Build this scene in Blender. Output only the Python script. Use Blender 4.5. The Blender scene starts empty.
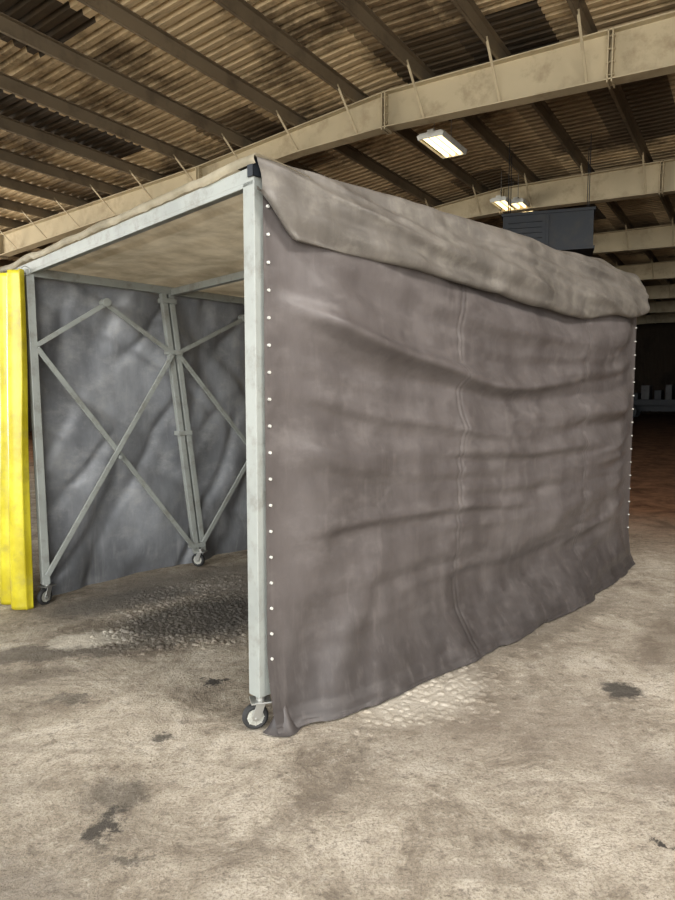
import bpy, bmesh, math, random
from mathutils import Vector, Matrix, noise
random.seed(7)
scene = bpy.context.scene
try:
    scene.view_settings.view_transform = 'Standard'
    scene.view_settings.look = 'Medium High Contrast'
except Exception: pass
COL = scene.collection

# ------------------------------------------------------------------ helpers
def N3(x, y, z): return noise.noise(Vector((x, y, z)))
def fbm(x, y, z=0.0, o=3):
    v = 0; a = 1; f = 1
    for i in range(o):
        v += a*N3(x*f, y*f, z*f+i*7.3); a *= .5; f *= 2.05
    return v
def fold(x, y, z, k=5.0): return math.exp(-(N3(x, y, z)*k)**2)
def ss(e0, e1, x):
    t = max(0, min(1, (x-e0)/(e1-e0))); return t*t*(3-2*t)
def interp(pts, x):
    if x <= pts[0][0]: return pts[0][1]
    for (x0, y0), (x1, y1) in zip(pts, pts[1:]):
        if x <= x1: return y0+(y1-y0)*(x-x0)/(x1-x0)
    return pts[-1][1]

class MB:
    def __init__(s): s.v = []; s.f = []; s.m = []
    def add(s, vs, fs, mi=0):
        o = len(s.v); s.v += [tuple(v) for v in vs]
        for f in fs: s.f.append(tuple(i+o for i in f)); s.m.append(mi)
    def box(s, lo, hi, mi=0):
        x0, y0, z0 = lo; x1, y1, z1 = hi
        s.add([(x0,y0,z0),(x1,y0,z0),(x1,y1,z0),(x0,y1,z0),(x0,y0,z1),(x1,y0,z1),(x1,y1,z1),(x0,y1,z1)],
              [(0,3,2,1),(4,5,6,7),(0,1,5,4),(1,2,6,5),(2,3,7,6),(3,0,4,7)], mi)
    def beam(s, p0, p1, w, h, up=(0,0,1), mi=0):
        p0 = Vector(p0); p1 = Vector(p1); d = (p1-p0).normalized(); up = Vector(up)
        sd = d.cross(up)
        if sd.length < 1e-3: sd = d.cross(Vector((0,1,0)))
        sd.normalize(); u = sd.cross(d).normalized()
        vs = []
        for p in (p0, p1):
            for a, b in ((-1,-1),(1,-1),(1,1),(-1,1)):
                vs.append(p+sd*(a*w/2)+u*(b*h/2))
        s.add(vs, [(0,3,2,1),(4,5,6,7),(0,1,5,4),(1,2,6,5),(2,3,7,6),(3,0,4,7)], mi)
    def cyl(s, p0, p1, r, n=16, mi=0, r1=None):
        p0 = Vector(p0); p1 = Vector(p1); d = (p1-p0).normalized()
        a = d.orthogonal().normalized(); b = d.cross(a)
        if r1 is None: r1 = r
        vs = []
        for p, rr in ((p0, r), (p1, r1)):
            for i in range(n):
                t = 2*math.pi*i/n; vs.append(p+a*math.cos(t)*rr+b*math.sin(t)*rr)
        fs = [tuple(range(n))[::-1], tuple(range(n, 2*n))]
        fs += [(i, (i+1)%n, n+(i+1)%n, n+i) for i in range(n)]
        s.add(vs, fs, mi)
    def torus(s, c, ax, R, r, n=28, k=12, mi=0):
        c = Vector(c); ax = Vector(ax).normalized(); a = ax.orthogonal().normalized(); b = ax.cross(a)
        vs = []; fs = []
        for i in range(n):
            t = 2*math.pi*i/n; d = a*math.cos(t)+b*math.sin(t)
            for j in range(k):
                q = 2*math.pi*j/k
                vs.append(c+d*(R+r*math.cos(q))+ax*(1.25*r*math.sin(q)))
        for i in range(n):
            for j in range(k):
                fs.append((i*k+j, ((i+1)%n)*k+j, ((i+1)%n)*k+(j+1)%k, i*k+(j+1)%k))
        s.add(vs, fs, mi)
    def lump(s, x, y, rx, ry, h, rot, mi=0, n=8):
        c, sn = math.cos(rot), math.sin(rot); vs = []
        for k, (f, zz) in enumerate(((1.25, -.001), (.7, h*.8))):
            for i in range(n):
                t = 2*math.pi*i/n; q = f*random.uniform(.7, 1.25)
                px, py = rx*math.cos(t)*q, ry*math.sin(t)*q
                vs.append((x+px*c-py*sn, y+px*sn+py*c, zz*random.uniform(.8, 1.2)))
        vs.append((x, y, h))
        fs = [(i, (i+1)%n, n+(i+1)%n, n+i) for i in range(n)]+[(n+i, n+(i+1)%n, 2*n) for i in range(n)]
        s.add(vs, fs, mi)
    def obj(s, name, mats, parent=None, smooth=False, bevel=0, rotz=None, loc=None):
        me = bpy.data.meshes.new(name); me.from_pydata(s.v, [], s.f); me.update()
        for m in (mats if isinstance(mats, list) else [mats]): me.materials.append(m)
        for p, mi in zip(me.polygons, s.m): p.material_index = mi; p.use_smooth = smooth
        o = bpy.data.objects.new(name, me); COL.objects.link(o)
        if parent: o.parent = parent
        if rotz is not None: o.rotation_euler = (0, 0, rotz)
        if loc is not None: o.location = loc
        if bevel:
            b = o.modifiers.new('bev', 'BEVEL'); b.width = bevel; b.segments = 2; b.limit_method = 'ANGLE'
        return o
def grid(name, nu, nv, fn, mat, parent=None, smooth=True, rotz=None, solid=0):
    vs = [fn(i/nu, j/nv) for j in range(nv+1) for i in range(nu+1)]
    fs = [(j*(nu+1)+i, j*(nu+1)+i+1, (j+1)*(nu+1)+i+1, (j+1)*(nu+1)+i) for j in range(nv) for i in range(nu)]
    m = MB(); m.add(vs, fs)
    o = m.obj(name, mat, parent, smooth, rotz=rotz)
    if solid:
        s = o.modifiers.new('sol', 'SOLIDIFY'); s.thickness = solid; s.offset = 0
    return o
def empty(name, loc=(0,0,0), rotz=0):
    e = bpy.data.objects.new(name, None); COL.objects.link(e); e.location = loc; e.rotation_euler = (0,0,rotz)
    e.empty_display_size = .2
    return e

# ------------------------------------------------------------------ materials
class NT:
    def __init__(s, name):
        s.mat = bpy.data.materials.new(name); s.mat.use_nodes = True
        s.t = s.mat.node_tree; s.n = s.t.nodes; s.l = s.t.links
        s.b = s.n['Principled BSDF']; s.out = s.n['Material Output']
        tc = s.n.new('ShaderNodeTexCoord'); s.co = tc.outputs['Object']
    def lk(s, a, b): s.l.new(a, b)
    def mapping(s, scale=(1,1,1), rot=(0,0,0), loc=(0,0,0), src=None):
        m = s.n.new('ShaderNodeMapping'); m.inputs['Scale'].default_value = scale
        m.inputs['Rotation'].default_value = rot; m.inputs['Location'].default_value = loc
        s.lk(src or s.co, m.inputs['Vector']); return m.outputs[0]
    def noise(s, scale, detail=5, rough=.6, src=None, dist=0):
        n = s.n.new('ShaderNodeTexNoise'); n.inputs['Scale'].default_value = scale
        n.inputs['Detail'].default_value = detail; n.inputs['Roughness'].default_value = rough
        n.inputs['Distortion'].default_value = dist
        s.lk(src or s.co, n.inputs['Vector']); return n.outputs[0]
    def ramp(s, fac, stops):
        r = s.n.new('ShaderNodeValToRGB'); e = r.color_ramp.elements
        while len(e) < len(stops): e.new(.5)
        for k, (p, c) in enumerate(stops):
            e[k].position = p
            e[k].color = (c, c, c, 1) if isinstance(c, (int, float)) else (*c, 1)
        s.lk(fac, r.inputs[0]); return r.outputs[0]
    def mix(s, fac, a, b, mode='MIX'):
        m = s.n.new('ShaderNodeMix'); m.data_type = 'RGBA'; m.blend_type = mode
        for i, v in ((0, fac), (6, a), (7, b)):
            if isinstance(v, (int, float)): m.inputs[i].default_value = v if i == 0 else (v, v, v, 1)
            elif isinstance(v, tuple): m.inputs[i].default_value = (*v, 1)
            else: s.lk(v, m.inputs[i])
        return m.outputs[2]
    def math(s, op, a, b=0.0, c=None, clamp=False):
        m = s.n.new('ShaderNodeMath'); m.operation = op; m.use_clamp = clamp
        for i, v in ((0, a), (1, b), (2, c)):
            if v is None: continue
            if isinstance(v, (int, float)): m.inputs[i].default_value = v
            else: s.lk(v, m.inputs[i])
        return m.outputs[0]
    def bump(s, h, strength=.3, dist=.01, prev=None):
        b = s.n.new('ShaderNodeBump'); b.inputs['Strength'].default_value = strength
        b.inputs['Distance'].default_value = dist; s.lk(h, b.inputs['Height'])
        if prev is not None: s.lk(prev, b.inputs['Normal'])
        return b.outputs[0]
    def fin(s, color=None, rough=.6, normal=None, metal=0, spec=.5):
        if color is not None:
            if isinstance(color, tuple): s.b.inputs['Base Color'].default_value = (*color, 1)
            else: s.lk(color, s.b.inputs['Base Color'])
        if isinstance(rough, (int, float)): s.b.inputs['Roughness'].default_value = rough
        else: s.lk(rough, s.b.inputs['Roughness'])
        s.b.inputs['Metallic'].default_value = metal
        s.b.inputs['Specular IOR Level'].default_value = spec
        if normal is not None: s.lk(normal, s.b.inputs['Normal'])
        return s.mat

def tarp(name, c0, c1, dust, rough=.5, streak=(1.5,1.5,.6), dustamt=.4, grime=.5, spec=.5):
    m = NT(name)
    n1 = m.noise(2.2, 7, .65, m.mapping(streak))
    col = m.ramp(n1, [(.36, c0), (.64, c1)])
    n2 = m.noise(5, 8, .75, m.mapping((.8,.8,1.3)))
    col = m.mix(m.ramp(n2, [(.50, 0.0), (.70, dustamt)]), col, dust)
    sx = m.n.new('ShaderNodeSeparateXYZ'); m.lk(m.co, sx.inputs[0])
    h = m.math('ADD', sx.outputs[2], m.math('MULTIPLY', m.noise(3, 6, .7, m.mapping((2,2,.5))), -.9))
    g = m.n.new('ShaderNodeMapRange'); g.inputs[1].default_value = .15; g.inputs[2].default_value = -.42
    m.lk(h, g.inputs[0])
    col = m.mix(m.math('MULTIPLY', g.outputs[0], grime), col, tuple(x*.42 for x in c0))
    # pale dusty scuffs and run marks
    st = m.noise(6, 5, .65, m.mapping((2.2,2.2,.22)))
    col = m.mix(m.ramp(st, [(.55, 0.0), (.68, .22)]), col, dust)
    nb = m.bump(m.noise(9, 5, .6, dist=.6), .16, .010)
    nb = m.bump(m.noise(45, 3, .6), .10, .003, nb)
    r = m.ramp(n2, [(.4, rough-.05), (.65, rough+.2)])
    return m.fin(col, r, nb, spec=spec)
M_panel = tarp('grey_brown_tarpaulin', (.088,.077,.074), (.128,.114,.110), (.20,.18,.17), .43, dustamt=.35, grime=.65, spec=.55)
M_flap = tarp('dusty_tarpaulin', (.100,.091,.081), (.160,.146,.130), (.26,.24,.205), .46, dustamt=.55, grime=0, spec=.5)
M_inner = tarp('inner_tarpaulin', (.19,.197,.21), (.30,.31,.325), (.42,.42,.41), .42, (1.6,1.6,.8), .5, .6)

def roofmat():
    m = NT('tent_roof_tarpaulin')
    col = m.ramp(m.noise(3, 6, .6), [(.38, (.42,.375,.28)), (.62, (.66,.60,.47))])
    nb = m.bump(m.noise(10, 6, .6), .3, .01)
    m.fin(col, .6, nb)
    tr = m.n.new('ShaderNodeBsdfTranslucent'); m.lk(col, tr.inputs[0])
    mx = m.n.new('ShaderNodeMixShader'); mx.inputs[0].default_value = .55
    m.lk(m.b.outputs[0], mx.inputs[1]); m.lk(tr.outputs[0], mx.inputs[2]); m.lk(mx.outputs[0], m.out.inputs[0])
    return m.mat
M_troof = roofmat()

def paint(name, c, dirt, rough=.45, sc=6):
    m = NT(name)
    n1 = m.noise(sc, 7, .7)
    col = m.mix(m.ramp(n1, [(.5, 0.0), (.68, .7)]), c, dirt)
    col = m.mix(m.ramp(m.noise(sc*.3, 4, .6), [(.35, .45), (.55, 0.0)]), col, tuple(x*.65 for x in c))
    return m.fin(col, rough, m.bump(m.noise(40, 4), .12, .003))
M_steel = paint('grey_painted_steel', (.30,.315,.295), (.18,.17,.145), .5, 8)
M_beige = paint('beige_painted_steel', (.48,.41,.28), (.27,.21,.135), .6, 2)
M_purlin = paint('purlin_primer', (.23,.185,.125), (.10,.075,.05), .65, 1.5)
M_dark = paint('dark_sheet_metal', (.025,.03,.037), (.05,.046,.042), .5, 3)
M_wall = paint('dirty_wall_sheet', (.08,.06,.04), (.03,.022,.015), .8, .6)
M_rubber = NT('black_rubber').fin((.03,.03,.03), .7)
M_zinc = NT('zinc_plated_steel').fin((.4,.4,.38), .4, metal=.8)
M_hub = paint('caster_hub', (.38,.38,.34), (.2,.17,.13), .5, 20)
M_white = paint('white_painted_metal', (.6,.6,.56), (.35,.33,.28), .5, 3)
M_crate = paint('grimy_crate', (.14,.14,.14), (.05,.045,.04), .6, 3)

def yellow():
    m = NT('yellow_vinyl')
    col = m.ramp(m.noise(3, 6, .6), [(.38, (.43,.36,.02)), (.6, (.62,.55,.05))])
    col = m.mix(m.ramp(m.noise(8, 6, .7), [(.52, 0.0), (.7, .5)]), col, (.28,.24,.09))
    return m.fin(col, .32, m.bump(m.noise(14, 4), .3, .01))
M_yellow = yellow()

def roofsheet():
    m = NT('roof_sheet')
    sx = m.n.new('ShaderNodeSeparateXYZ'); m.lk(m.co, sx.inputs[0])
    fx = m.math('FLOOR', m.math('DIVIDE', m.math('ADD', sx.outputs[0], 50.97), 1.27))
    fy = m.math('FLOOR', m.math('DIVIDE', sx.outputs[1], 3.1))
    cb = m.n.new('ShaderNodeCombineXYZ'); m.lk(fx, cb.inputs[0]); m.lk(fy, cb.inputs[1])
    wn = m.n.new('ShaderNodeTexWhiteNoise'); m.lk(cb.outputs[0], wn.inputs['Vector'])
    base = m.ramp(wn.outputs['Value'], [(0.0, (.04,.03,.02)), (.16, (.22,.165,.10)), (.3, (.46,.355,.22)), (1.0, (.66,.53,.34))])
    n = m.noise(.7, 7, .7)
    col = m.mix(m.ramp(n, [(.50, 0.0), (.64, .85)]), base, (.10,.07,.04))
    col = m.mix(m.ramp(m.noise(6, 6, .7, m.mapping((.3,2,1))), [(.5, 0.0), (.68, .5)]), col, (.10,.065,.035))
    return m.fin(col, .7)
M_roof = roofsheet()

def floormat():
    m = NT('dusty_concrete')
    big = m.noise(.6, 5, .6, m.mapping(loc=(3,1,0)))
    mid = m.noise(2.2, 9, .75, dist=.5)
    fine = m.noise(16, 8, .78)
    col = m.ramp(mid, [(.38, (.25,.212,.168)), (.47, (.41,.36,.29)), (.56, (.52,.465,.385)), (.66, (.65,.60,.515))])
    col = m.mix(m.ramp(big, [(.38, .55), (.55, 0.0)]), col, (.27,.235,.19))
    col = m.mix(m.ramp(fine, [(.37, .6), (.47, 0.0)]), col, (.14,.12,.10))
    col = m.mix(m.ramp(fine, [(.54, 0.0), (.68, .6)]), col, (.66,.61,.53))
    col = m.mix(m.ramp(m.noise(90, 3, .7), [(.40, .5), (.5, 0.0)]), col, (.17,.145,.12))
    dr = m.noise(1.6, 4, .6, m.mapping((.6,6,1), (0,0,.8)))
    col = m.mix(m.ramp(dr, [(.54, 0.0), (.66, .45)]), col, (.24,.205,.165))
    ws = m.n.new('ShaderNodeVectorMath'); ws.operation = 'ADD'
    nz = m.n.new('ShaderNodeTexNoise'); nz.inputs['Scale'].default_value = 8; nz.inputs['Detail'].default_value = 7
    nz.inputs['Roughness'].default_value = .75; m.lk(m.co, nz.inputs['Vector'])
    sc = m.n.new('ShaderNodeVectorMath'); sc.operation = 'SCALE'; sc.inputs['Scale'].default_value = .36
    m.lk(nz.outputs['Color'], sc.inputs[0])
    m.lk(m.co, ws.inputs[0]); m.lk(sc.outputs[0], ws.inputs[1])
    def blob(x, y, rx, ry, rot=0, e0=.55, e1=1.0):
        mp = m.n.new('ShaderNodeMapping'); mp.vector_type = 'TEXTURE'
        mp.inputs['Location'].default_value = (x+.18, y+.18, .18); mp.inputs['Rotation'].default_value = (0,0,rot)
        mp.inputs['Scale'].default_value = (rx, ry, 10)
        m.lk(ws.outputs[0], mp.inputs['Vector'])
        ln = m.n.new('ShaderNodeVectorMath'); ln.operation = 'LENGTH'
        m.lk(mp.outputs[0], ln.inputs[0])
        return m.ramp(ln.outputs['Value'], [(e0, 1.0), (e1, 0.0)])
    dk = (.06,.055,.05)
    for (x, y, rx, ry, rot, amt, c) in [
        (-1.9, 3.75, 1.3, .16, .2, .7, (.12,.105,.09)), (-1.0, 5.3, 1.3, .5, .6, .6, (.15,.14,.13)),
        (-1.6, 4.75, .7, .28, .6, .6, (.13,.12,.11)), (-.65, 4.6, .4, .8, 0, .6, (.14,.13,.12)),
        (-1.5, 4.02, .36, .16, .3, .85, (.66,.61,.52)), (-1.75, 3.45, .5, .12, .3, .45, (.14,.12,.10)),
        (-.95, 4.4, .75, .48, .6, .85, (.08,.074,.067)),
        (-.83, 2.22, .06, .14, 0, .85, dk), (-.85, 2.42, .17, .13, 0, .45, dk), (-.72, 2.05, .09, .04, 0, .6, dk),
        (-.67, 3.39, .07, .05, 0, .95, dk), (-.79, 2.80, .07, .05, 0, .75, dk), (-1.35, 3.2, .14, .06, 0, .5, dk),
        (1.48, 3.30, .12, .11, 0, .85, dk), (1.11, 2.10, .03, .03, 0, .95, dk),
        (.45, 3.3, .5, .3, .8, .6, (.62,.57,.49)), (.9, 2.9, .6, .4, 0, .25, (.32,.27,.22)),
        (-1.1, 1.9, .8, .2, -.4, .4, (.2,.175,.15)), (2.3, 4.2, .9, .25, .8, .5, (.20,.165,.13)), (1.7, 2.6, .7, .2, .3, .35, (.25,.21,.18)),
        (1.3, 4.1, 1.3, .14, .72, .5, (.17,.145,.115)), (-.1, 2.35, .5, .06, .9, .35, (.2,.17,.14))]:
        b = blob(x, y, rx, ry, rot)
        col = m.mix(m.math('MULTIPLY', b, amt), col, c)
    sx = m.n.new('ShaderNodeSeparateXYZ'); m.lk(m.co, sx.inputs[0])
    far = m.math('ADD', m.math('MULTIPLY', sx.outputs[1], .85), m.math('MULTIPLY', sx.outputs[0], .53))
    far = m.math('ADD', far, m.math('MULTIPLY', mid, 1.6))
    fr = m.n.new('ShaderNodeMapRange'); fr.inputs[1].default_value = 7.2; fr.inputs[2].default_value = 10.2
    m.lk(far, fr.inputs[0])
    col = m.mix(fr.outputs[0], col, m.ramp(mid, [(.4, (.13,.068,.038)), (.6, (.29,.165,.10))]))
    nb = m.bump(mid, .7, .05)
    nb = m.bump(fine, .8, .02, nb)
    nb = m.bump(m.noise(120, 3, .6), .4, .005, nb)
    vo = m.n.new('ShaderNodeTexVoronoi'); vo.inputs['Scale'].default_value = 26; m.lk(m.co, vo.inputs['Vector'])
    nb = m.bump(m.ramp(vo.outputs['Distance'], [(.05, 0.0), (.2, 1.0)]), .35, .006, nb)
    return m.fin(col, .85, nb, spec=.25)
M_floor = floormat()

def emis(name, c, s):
    m = bpy.data.materials.new(name); m.use_nodes = True
    b = m.node_tree.nodes['Principled BSDF']
    b.inputs['Emission Color'].default_value = (*c, 1); b.inputs['Emission Strength'].default_value = s
    b.inputs['Base Color'].default_value = (*c, 1)
    return m
M_tube = emis('fluorescent_tube', (1,.80,.44), 2.0)

# ------------------------------------------------------------------ building
TH = math.radians(32.2); RZ = -TH
P0, P1, R0, R1 = -4.0, 52.0, -24.0, 20.0
top_pts = [(-24,5.2),(-17,5.68),(-9.8,6.15),(-5.5,6.61),(0,6.61),(20,6.0)]
dep_pts = [(-24,.62),(-17,.55),(-9.8,.42),(-7.3,.46),(-5.3,.6),(-1,.70),(20,.8)]
ztop = lambda r: interp(top_pts, r)
PH = .20
grid('floor', 4, 4, lambda u, v: (-45+90*u, -25+95*v, 0), M_floor, smooth=False)

m = MB(); knots = [-24,-17,-13,-9.8,-7.5,-5.5,-2,0,7,14,20]
ps = []; p = P0
while p < P1:
    ps += [(p, 0), (p+.10, 0), (p+.12, .07), (p+.18, .07)]; p += .2
vs = [(r, pp, ztop(r)+PH+dz) for pp, dz in ps for r in knots]
k = len(knots)
fs = [(j*k+i, j*k+i+1, (j+1)*k+i+1, (j+1)*k+i) for j in range(len(ps)-1) for i in range(k-1)]
m.add(vs, fs); m.obj('ceiling', M_roof, rotz=RZ)

m = MB(); r = -8.57-1.27*12
purl = []
while r < 19.8:
    if r > R0+.2: purl.append(r)
    r += 1.27
for r in purl:
    z = ztop(r)
    m.box((r-.006, P0, z), (r+.006, P1-.05, z+PH-.004))
    m.box((r-.05, P0, z), (r, P1-.05, z+.012))
    m.box((r, P0, z+PH-.016), (r+.07, P1-.05, z+PH-.004))
    m.box((r-.054, P0, z), (r-.046, P1-.05, z+.03))
m.obj('roof_purlins', M_purlin, rotz=RZ)

for idx, pc in enumerate([4.1-6.2, 10.3, 16.5, 22.7, 28.9, 35.1, 41.3, 47.5]):
    m = MB()
    rs = sorted(set([-23.6,-17,-12,-9.8,-7.3,-5.5,-3.2,-1,0,6,12,19.6]))
    W = .125
    for a, b in zip(rs, rs[1:]):
        za, zb = ztop(a)-.003, ztop(b)-.003; da, db = interp(dep_pts, a), interp(dep_pts, b)
        def slab(y0, y1, t0a, t1a, t0b, t1b):
            m.add([(a,y0,t0a),(b,y0,t0b),(b,y1,t0b),(a,y1,t0a),(a,y0,t1a),(b,y0,t1b),(b,y1,t1b),(a,y1,t1a)],
                  [(0,3,2,1),(4,5,6,7),(0,1,5,4),(1,2,6,5),(2,3,7,6),(3,0,4,7)])
        slab(pc-W, pc+W, za-.02, za, zb-.02, zb)
        slab(pc-W, pc+W, za-da, za-da+.02, zb-db, zb-db+.02)
        slab(pc-.008, pc+.008, za-da+.02, za-.02, zb-db+.02, zb-.02)
    for a in (-17, -9.8, -5.5, -1.9, 6, 12):
        z = ztop(a); d = interp(dep_pts, a)
        for o in (-.03, .03):
            m.box((a+o-.009, pc-W, z-d-.04), (a+o+.009, pc+W, z-.004))
        for s in (-1, 1):
            for q in range(4):
                m.cyl((a-.06, pc+s*.07, z-d+.08+q*(d-.16)/3), (a+.06, pc+s*.07, z-d+.08+q*(d-.16)/3), .014, 8)
    for a in (-23.4, 19.4):
        z = ztop(a)-.01
        m.box((a-.2, pc-W, 0), (a-.18, pc+W, z)); m.box((a+.18, pc-W, 0), (a+.2, pc+W, z)); m.box((a-.19, pc-.01, 0), (a+.19, pc+.01, z))
    for r in purl:
        if r < -20 or r > 15: continue
        z = ztop(r); d = interp(dep_pts, r)
        for s in (-1, 1):
            m.beam((r+.01, pc+s*.11, z-d+.03), (r+.01, pc+s*.75, z+.05), .04, .012)
    m.obj('roof_rafter', M_beige, rotz=RZ)

def wallmesh(name, axis, pos, a0, a1, zf):
    m = MB(); n = int((a1-a0)/.3); vs = []
    for i in range(n+1):
        a = a0+(a1-a0)*i/n
        for aa, off in ((a, 0), (a+.1, 0), (a+.14, .04), (a+.22, .04)):
            aa = min(aa, a1)
            top = zf(aa if axis == 'x' else pos)
            q = [(aa, pos+off) if axis == 'x' else (pos+off, aa)][0]
            vs += [(q[0], q[1], 0), (q[0], q[1], top)]
    fs = [(2*i, 2*i+2, 2*i+3, 2*i+1) for i in range(len(vs)//2-1)]
    m.add(vs, fs); return m.obj(name, M_wall, rotz=RZ)
wallmesh('wall_back', 'x', P1, R0, R1, lambda r: ztop(r)+PH)
wallmesh('wall_left', 'y', R0, P0, P1, lambda r: ztop(r)+PH)
wallmesh('wall_right', 'y', R1-.04, P0, P1, lambda r: ztop(r)+PH)

def w2l(x, y): return (x*math.cos(TH)-y*math.sin(TH), x*math.sin(TH)+y*math.cos(TH))

def fixture(x, y, z, L=1.1, Wd=.42):
    e = empty('ceiling_light_fixture', (x, y, z), RZ)
    r, p = w2l(x, y); zt = ztop(r)
    m = MB()
    m.box((-Wd/2, -L/2, .03), (Wd/2, L/2, .07))
    for s in (-1, 1):
        m.beam((s*(Wd/2+.03),-L/2,0), (s*(Wd/2+.03),L/2,0), .012, .09, (s*.5,0,1))
        m.box((-Wd/2-.03, s*L/2-.01, -.03), (Wd/2+.03, s*L/2+.01, .05))
    m.box((-.06,-L/2,.07),(.06,L/2,.11))
    m.obj('reflector_housing', M_white, e)
    m = MB()
    nt = 3 if Wd > .4 else 2
    for i in range(nt):
        xx = -Wd/2+.08+i*(Wd-.16)/(nt-1)
        m.cyl((xx, -L/2+.03, 0), (xx, L/2-.03, 0), .035, 10)
    m.obj('tubes', M_tube, e)
    m = MB()
    for s in (-1, 1): m.cyl((0, s*L*.35, .1), (0, s*L*.35, zt+PH-z), .008, 6)
    m.obj('hanger_rods', M_zinc, e)
fixture(1.92, 12.4, 6.03)
fixture(4.17, 16.6, 6.10, 1.3, .32)
fixture(4.62, 16.75, 6.10, 1.3, .32)
fixture(-3.2, 22.0, 5.7)
fixture(9.5, 27.0, 5.9)

e = empty('suspended_air_handler', (4.50, 14.4, 4.50), RZ+.25)
m = MB(); m.box((-.9, -.45, 0), (.9, .45, .78)); m.box((-.93,-.48,.74),(.93,.48,.80)); m.box((-.93,-.48,-.03),(.93,.48,.03))
for i in range(5): m.beam((-.8, -.452, .15+i*.11), (-.1, -.452, .15+i*.11), .02, .006, (0,.6,1))
m.box((-.03,-.48,.05),(.03,-.44,.72))
m.obj('cabinet', M_dark, e, bevel=.01)
m = MB()
for sx in (-.8, .8):
    for sy in (-.4, .4): m.cyl((sx, sy, .78), (sx, sy, 2.26), .008, 6)
m.obj('hanger_rods', M_dark, e)

e = empty('parked_flatbed_trailer', (19.2, 38, 0), RZ)
m = MB()
m.box((-4, -1.0, .95), (4, 1.0, 1.12)); m.box((-4,-1.02,.8),(4,-.94,.98)); m.box((-4,.94,.8),(4,1.02,.98))
for x in (-2.9, -2.0, 2.4, 3.3):
    for s in (-1, 1): m.cyl((x, s*.98, .42), (x, s*.72, .42), .42, 24)
m.box((-3.4,-.1,.42),(3.6,.1,.95)); m.box((-3.95,-1,1.12),(-3.88,1,2.2))
m.obj('deck_and_wheels', M_dark, e)
m = MB(); x = -3.6
while x < 3.5:
    w = random.uniform(.3, .9); h = random.uniform(.35, 1.2)
    m.box((x, -.7, 1.12), (x+w, .7, 1.12+h), random.choice([0, 1, 1])); x += w+random.uniform(.05, .3)
m.obj('crated_load', [M_crate, M_dark], e, bevel=.02)

# ------------------------------------------------------------------ tent enclosure
NX, NY = -.355, 2.865
ENC = empty('mobile_tarpaulin_enclosure', (NX, NY, 0), math.radians(45))
bw = lambda a: 2.55+.07*a
LEN = 4.17
hz = lambda b: 2.475-.022*b
m = MB(); T = .078
def tube(p0, p1, w=.05, h=None, up=(0,0,1)): m.beam(p0, p1, w, h or w, up)
tube((.039,.039,.16), (.039,.039,2.50), T, T, (0,1,0))
tube((LEN-.06,.05,.16), (LEN-.06,.05,2.50), .05, .05, (0,1,0))
m.beam((.0375,.0,hz(0)), (.0375,3.7,hz(3.7)), T, .06)
m.beam((.006,0,hz(0)-.01), (.006,3.7,hz(3.7)-.01), .012, .075)
tube((.0375,3.66,.16), (.0375,3.66,2.38), T, T, (0,1,0))
m.beam((0,.04,2.47), (LEN,.04,2.47), .06, .06)
m.beam((0,bw(0),2.385), (LEN,bw(LEN),2.385), .05, .06)
m.beam((LEN-.04,0,2.47), (LEN-.04,bw(LEN),2.42), .06, .06)
for a in (1.18, 2.95): m.beam((a,.04,2.43), (a,bw(a)+.02,2.375), .05, .055)
def side(bf, mirror):
    def pt(a, z): return (a, bf(a), z)
    if not mirror: tube(pt(.03,.15), pt(.0,2.40), .055, .055, (0,1,0))
    for (a0, ln) in [(1.41,.12),(2.85,.05)]:
        for o in (-.035, .035): tube(pt(a0+o,.13), pt(a0+o-ln*2.4,2.38), .048, .048, (0,1,0))
        for zz in (.2, 1.2, 1.88, 2.3):
            q = pt(a0-ln*zz, zz); m.box((q[0]-.07,q[1]-.035,zz-.02),(q[0]+.07,q[1]+.035,zz+.02))
    if not mirror: tube(pt(LEN-.06,.13), pt(LEN-.06,2.38), .05, .05, (0,1,0))
    edge = [(.03,0.0), (1.41,.12), (2.85,.05), (LEN-.06,0)]
    for i in range(3):
        aL, lL = edge[i]; aR, lR = edge[i+1]
        if i > 0: aL += .04
        if i < 2: aR -= .04
        L = lambda z: aL-lL*z
        Rr = lambda z: aR-lR*z
        def q(a, z, d=0): return (a, bf(a)-.02*(1 if not mirror else -1)-d, z)
        mid = (L(2.2)+Rr(2.2))/2
        m.beam(q(L(1.88),1.88), q(mid,2.22), .035, .02, (0,1,0)); m.beam(q(mid,2.22), q(Rr(1.88),1.88), .035, .02, (0,1,0))
        m.beam(q(L(1.86),1.86), q(Rr(.17),.17), .038, .02, (0,1,0))
        m.beam(q(L(.22),.22,.022), q(Rr(1.86),1.86,.022), .038, .02, (0,1,0))
        cx = (L(1)+Rr(1))/2
        m.cyl((mid,bf(mid)-.05,2.23),(mid,bf(mid)+.03,2.23),.033,14)
        m.cyl((cx,bf(cx)-.06,1.04),(cx,bf(cx)+.01,1.04),.018,10)
side(bw, False)
side(lambda a: .05, True)
m.obj('steel_frame', M_steel, ENC, bevel=.004)

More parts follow.
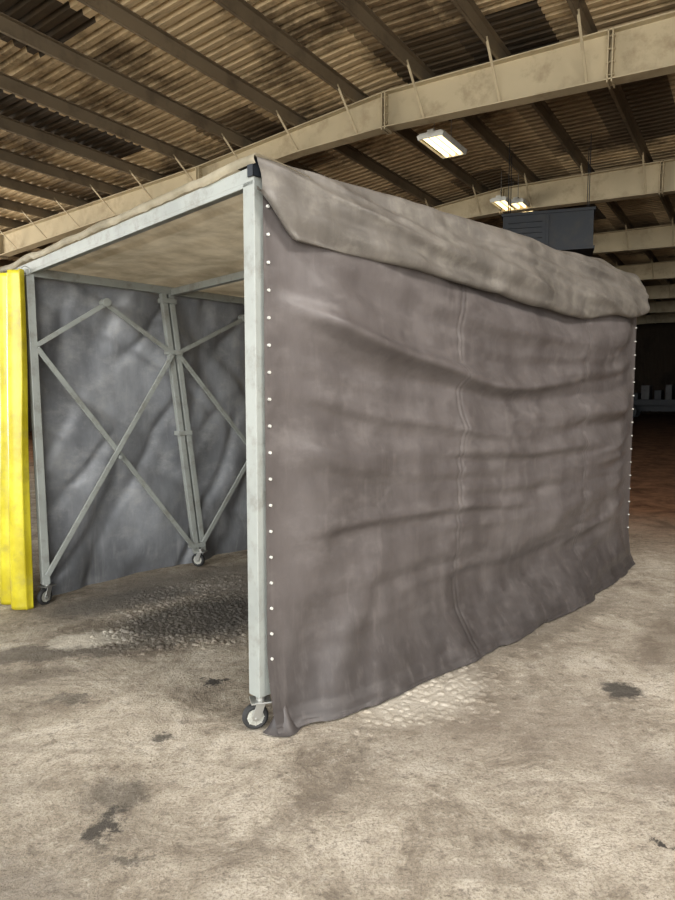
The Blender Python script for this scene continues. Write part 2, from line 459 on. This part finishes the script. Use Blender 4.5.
def caster(a, b, ang, name):
    m = MB(); c, s = math.cos(ang), math.sin(ang)
    ax = Vector((-s, c, 0)); off = Vector((c, s, 0))*.025
    C = Vector((a, b, .062))+off
    m.torus(C, ax, .047, .0145, mi=0)
    m.cyl(C-ax*.014, C+ax*.014, .042, 24, 1)
    m.cyl(C-ax*.024, C+ax*.024, .016, 14, 2)
    m.cyl(C-ax*.036, C+ax*.036, .007, 10, 2)
    for sg in (-1, 1):
        m.beam(C+ax*sg*.03, Vector((a, b, .135))+ax*sg*.03, .004, .04, off, 2)
    m.beam(Vector((a,b,.137))-off*1.9, Vector((a,b,.137))+off*1.9, .085, .008, (0,0,1), 2)
    m.cyl((a,b,.135),(a,b,.165),.022,14,2)
    for k in range(8):
        t = k*math.pi/4; d = off.normalized()*math.cos(t)+Vector((0,0,1))*math.sin(t)
        m.beam(C+d*.018, C+d*.042, .032, .006, d.cross(ax), 1)
    m.obj(name, [M_rubber, M_hub, M_zinc], ENC, bevel=.0015)
caster(.03, .03, math.radians(150), 'caster_1')
caster(.04, bw(0), math.radians(200), 'caster_2')
caster(1.41, bw(1.41)-.02, math.radians(120), 'caster_3')
caster(2.85, bw(2.85), math.radians(60), 'caster_4')
caster(LEN-.06, bw(LEN)-.02, 0, 'caster_5')
caster(LEN-.06, .05, 1, 'caster_6')
caster(.04, 3.66, 1, 'caster_7')

# outer side panel: catenary sag folds
def panel(u, v):
    a = .035+u*(LEN-.01); z = 2.5*(1-v)
    ea = ss(0, .45, a)*ss(0, .55, LEN-a+.03)
    et = ss(0, .25, 2.5-z)
    sag = 1-((a-2.5)/2.5)**2
    w = z+.46*sag*ss(.1, 2.2, z)+.05*fbm(a*.8, z*.6, 3, 2)
    hi = .35+.65*ss(.3, 1.3, z)
    d = .100*N3(a*.28+3, w*2.6, 1.7)*hi
    d += .048*N3(a*.42+9, w*5.0, 5.1)*hi
    d += .018*N3(a*.6+19, w*10.0, 15.1)*hi
    d += .042*fold(a*.33+1.2, w*2.1, 8.8, 5)*hi
    d += .020*fold(a*.45+5.2, w*4.4, 3.3, 5)*hi
    lo = ss(1.7, .3, z)*ss(2.2, .1, a)
    t = z+a*.55
    d += lo*.045*N3((a-z*.45)*2.4, t*.8, 2)+lo*.022*fold((a-z*.5)*2.0+3, t*.6, 7, 5)
    lr = ss(1.4, .2, z)*ss(1.2, 3.2, a)
    d += lr*.045*N3(a*.9+z*.9, (z-a*.3)*2.8, 21)+lr*.02*fold(a*.7+z*.8, (z-a*.25)*3.0, 31)
    up = ss(1.3, 2.4, z)*ss(1.5, .05, a)
    d += up*.04*N3((z+a*.85)*5.0, a*.5, 12)
    for sa in (1.40, 3.0):
        g = math.exp(-((a-sa)/.13)**2)
        d += g*.010*N3(a*5, z*16, 4)
        d -= .005*math.exp(-((a-sa)/.009)**2)+.004*math.exp(-((a-sa-.035)/.008)**2)
    d += .003*fbm(a*5, z*8, 6)
    belly = .05*math.sin(math.pi*min(1, a/LEN))*math.sin(math.pi*z/2.5)
    b = -.016-(.03+belly+d)*ea*(.25+.75*et)
    f = ss(.38, .0, z)
    fl = (.03+.12*math.sin(math.pi*min(1, max(0, a/LEN)))**.7)*f
    fl += f*.025*N3(a*1.9, z*3, 7)+f*.010*N3(a*7, z*5, 3)
    b -= max(0, fl)
    b = min(b, -.014)
    if z < .10:
        q = (1-z/.10); b -= .040*q*(1+.6*N3(a*3, 0, 1))
    zz = z
    if z < .05: zz = .010+.014*abs(N3(a*7, z*40, 0))+z*.5
    return (a, b, max(.006, zz))
grid('outer_side_panel', 440, 280, panel, M_panel, ENC)
def puddle(u, v):
    th = math.pi*(u*1.15-.05)
    r = .015+(.075+.02*N3(u*4, 2, 0))*v
    a = .11-math.cos(th)*r*1.2; b = -.03-math.sin(th)*r*1.1
    z = .008+.13*(1-v)**2+.010*abs(math.sin(u*11))*v*(1-v)*4
    return (a, b, max(.004, z))
grid('puddled_corner', 60, 24, puddle, M_panel, ENC)

def cr(P, t):
    n = len(P)-1; s = min(t*n, n-1e-6); i = int(s); f = s-i
    p = [Vector(P[max(0, min(n, i+k))]) for k in (-1, 0, 1, 2)]
    return .5*((2*p[1])+(-p[0]+p[2])*f+(2*p[0]-5*p[1]+4*p[2]-p[3])*f*f+(-p[0]+3*p[1]-3*p[2]+p[3])*f**3)
FL = LEN+.02
def flap(u, v):
    a = -.01+u*(FL+.01)
    D = interp([(0,.16),(.08,.25),(.17,.34),(.4,.35),(.9,.39),(2.0,.45),(3,.46),(3.7,.42),(FL,.34)], a)
    D += .022*N3(a*1.6, 3, 0)
    o = interp([(0,.22),(.15,.36),(.5,.42),(1.2,.55),(2,.66),(3.3,.74),(FL,.60)], a)
    zt = 2.545+interp([(0,0),(1,.015),(2,.02),(2.6,-.005),(3.4,.02),(FL,.02)], a)+.008*N3(a*1.7, 8, 1)
    e = 1 if a < FL-.10 else math.sqrt(max(.06, 1-((a-FL+.10)/.10)**2))
    P = [(.12,zt-.03),(.02,zt),(-.06*o,zt-.015),(-.14*o,zt-.30*D),(-.19*o,zt-.62*D),(-.22*o,zt-.90*D),(-.19*o,zt-1.0*D),(-.11*o,zt-.95*D),(-.03,zt-.82*D)]
    q = cr([(x, z, 0) for x, z in P], v)
    b, z = q[0], q[1]
    env = math.sin(math.pi*min(1, v*1.02))**.5 if v < .98 else 0
    wz = z+a*.10
    d = .045*N3(a*.45, wz*5, 2.2)+.026*N3(a*.8, wz*10, 6)
    d += .034*fold(a*.4+4, wz*5.0, 5.5, 5)+.020*fold(a*.7+1, wz*10+a*.4, 15.5, 5)
    d += .020*fold((a+z*1.4)*1.2, (z-a*.5)*1.8, 25.5, 7)+.006*N3(a*3.0+z*3, wz*14, 36)
    d += .003*fbm(a*8, z*14, 9)
    d *= env*(.5+.5*ss(0, .5, a))
    b -= d; z += d*.15
    if e < 1:
        b = -.06+(b+.06)*e; z = (zt-.5*D)+(z-(zt-.5*D))*e
    return (a, b, z)
grid('rolled_top_flap', 380, 84, flap, M_flap, ENC)

def rooff(u, v):
    b = -.03+u*3.75
    s = -.10+(v**1.3)*(LEN+.12)
    zt = 2.545-.020*b
    hem = .5*fbm(b*5, 2, 0)+.5*N3(b*14, 1, 1)
    if s < 0:
        q = -s/.10
        z = zt-q*(.042+hem*.022); a = -.012-.010*math.sin(q*math.pi)-hem*.008
    else:
        k = ss(0, .07, s)
        a = -.012*(1-k)+s*k; z = zt-.03*ss(0.02, .3, s)
    z += .010*fbm(b*2.2, max(0,s)*2, 3)+.014*N3(b*3.3, 7, 0)*ss(.3, 0, s)
    if s > .3: z -= .014*abs(math.sin(s*5.7))
    return (a, b, z)
grid('roof_tarpaulin', 260, 120, rooff, M_troof, ENC)

def inner(u, v):
    a = .02+u*(LEN-.02); z = 2.42*(1-v)
    d = .045*N3(a*1.5+z*.7, z*.8, 4)+.034*N3(a*3.0-z*1.3, z*1.4, 9)+.004*fbm(a*5, z*4, 2)
    d += .038*fold(a*1.2+z*.6, z*.6-a*.4, 1, 6)+.028*fold(a*2.3-z*1.2, z*.9, 11, 6)+.024*fold(a*.8, z*2.2+a, 31, 6)
    e = ss(0, .12, a)
    return (a, bw(a)+.05+max(0, d+.05)*e+.03*ss(.3, 0, z), max(.006, z))
grid('inner_side_panel', 280, 160, inner, M_inner, ENC)

m = MB()
for i in range(19):
    z = .22+i*.118
    m.cyl((.058, -.010, z), (.058, -.026, z), .007, 8)
    m.cyl((LEN+.005, -.010, z), (LEN+.005, -.028, z), .006, 8)
m.obj('fastening_screws', M_white, ENC)
m = MB()
m.box((-.012,-.012,2.46),(.03,-.004,2.53)); m.box((-.012,-.012,2.46),(-.004,.03,2.53))
m.obj('corner_bracket', M_dark, ENC, bevel=.002)

def cur(u, v):
    b = 2.47+u*1.15; z = 2.385*(1-v)+.004
    ph = u*13*math.pi+.5*N3(u*3, v*1.2, 0)
    amp = .040+.02*v
    a = -.09-.05*v+amp*math.sin(ph)+.02*N3(u*6, v*2.0, 3)
    b += .020*math.cos(ph)*(.5+v)+.015*N3(v*2, u*2, 5)
    return (a, b, z)
e = empty('yellow_vinyl_curtain', (NX, NY, 0), math.radians(45))
grid('curtain_sheet', 190, 90, cur, M_yellow, e, solid=.003)
m = MB()
for i in range(9):
    b = 2.51+i*.135; m.torus((-.035, b, 2.385), (0,1,0), .03, .003, 16, 6)
m.obj('hanging_rings', M_zinc, e, smooth=True)

# gravel crumbs, caked mud patch and tyre tread prints
M_grav = paint('gravel', (.22,.19,.15), (.10,.08,.07), .9, 3)
m = MB()
for i in range(700):
    x = random.uniform(-3, 3.2); y = random.uniform(1.5, 6.5)
    s = random.choice([.002,.003,.004,.005,.007])
    c = Vector((x, y, s*.5)); vs = []
    for dx, dy, dz in ((1,0,0),(-1,0,0),(0,1,0),(0,-1,0),(0,0,1),(0,0,-.6)):
        vs.append(c+Vector((dx,dy,dz))*s*random.uniform(.7,1.4))
    m.add(vs, [(0,2,4),(2,1,4),(1,3,4),(3,0,4),(2,0,5),(1,2,5),(3,1,5),(0,3,5)])
m.obj('floor_gravel', M_grav)
m = MB()
def tread(cx, cy, rot, nl, nw, pl, pw, mis, mats, H, jit=.35, drop=.2):
    c, s = math.cos(rot), math.sin(rot)
    for i in range(-nl, nl+1):
        for j in range(-nw, nw+1):
            rr = (i/(nl+.5))**2+(j/(nw+.5))**2
            if rr > random.uniform(.25, 1.2) or random.random() < drop: continue
            lx = (i+random.uniform(-jit, jit)+(.5 if j % 2 else 0))*pl; ly = (j+random.uniform(-jit, jit))*pw
            k = random.uniform(.5, 1.2)
            m.lump(cx+lx*c-ly*s, cy+lx*s+ly*c, pl*.55*k, pw*.5*k*random.uniform(.7,1.2),
                   H*k*random.uniform(.4,1.2), rot+(.5 if j % 2 else -.5)*mis, random.choice(mats))
tread(-.92, 4.38, .75, 24, 15, .032, .036, 1, [0], .009)
tread(-1.2, 4.95, .8, 18, 7, .034, .036, 1, [0], .007)
tread(.50, 3.24, .72, 13, 6, .042, .050, 1, [0], .008, .15, .15)
m.obj('dried_mud_tracks', M_floor, smooth=True)

# ------------------------------------------------------------------ light
w = bpy.data.worlds.new('sky'); scene.world = w; w.use_nodes = True
bg = w.node_tree.nodes['Background']; bg.inputs[0].default_value = (.88,.94,1,1); bg.inputs[1].default_value = 2.0

def area(name, r, p, z, sx, sy, power, rx, col, yaw=0):
    L = bpy.data.lights.new(name, 'AREA'); L.shape = 'RECTANGLE'; L.size = sx; L.size_y = sy; L.energy = power; L.color = col
    o = bpy.data.objects.new(name, L); COL.objects.link(o)
    o.location = (r*math.cos(TH)+p*math.sin(TH), -r*math.sin(TH)+p*math.cos(TH), z)
    o.rotation_euler = (math.radians(rx), 0, RZ+yaw)
    return o
area('daylight_door_opening', 2.0, -5.0, 3.0, 11, 5.5, 1080, 87, (1,.98,.94))
area('added_left_fill', -21.5, 3.0, 2.6, 9, 4.6, 1700, 94, (1,.95,.86), math.radians(-90))  # unseen lamp added to brighten the left ceiling and rafters
top_fill = area('added_overhead_fill', 4.0, 2.2, ztop(4)+.10, 1.8, 2.6, 700, 0, (1,.965,.92))  # unseen lamp added overhead to light the folds at a grazing angle
m = MB(); z0 = ztop(4)+.10
for s in (-1, 1):
    m.box((4+s*1.1-.04, .6, z0-.06), (4+s*1.1+.04, 3.8, z0+.1)); m.box((2.9, 2.2+s*1.6-.04, z0-.06), (5.1, 2.2+s*1.6+.04, z0+.1))
m.obj('added_fill_frame', M_beige, rotz=RZ)  # made-up frame around the added overhead lamp, roof sheet stays closed

# ------------------------------------------------------------------ camera
cd = bpy.data.cameras.new('camera'); cam = bpy.data.objects.new('camera', cd); COL.objects.link(cam)
cd.sensor_fit = 'VERTICAL'; cd.sensor_height = 36; cd.lens = 36*655/900
cd.clip_end = 300
cam.location = (0, 0, 1.55); cam.rotation_euler = (math.radians(90-5.06), 0, 0)
scene.camera = cam
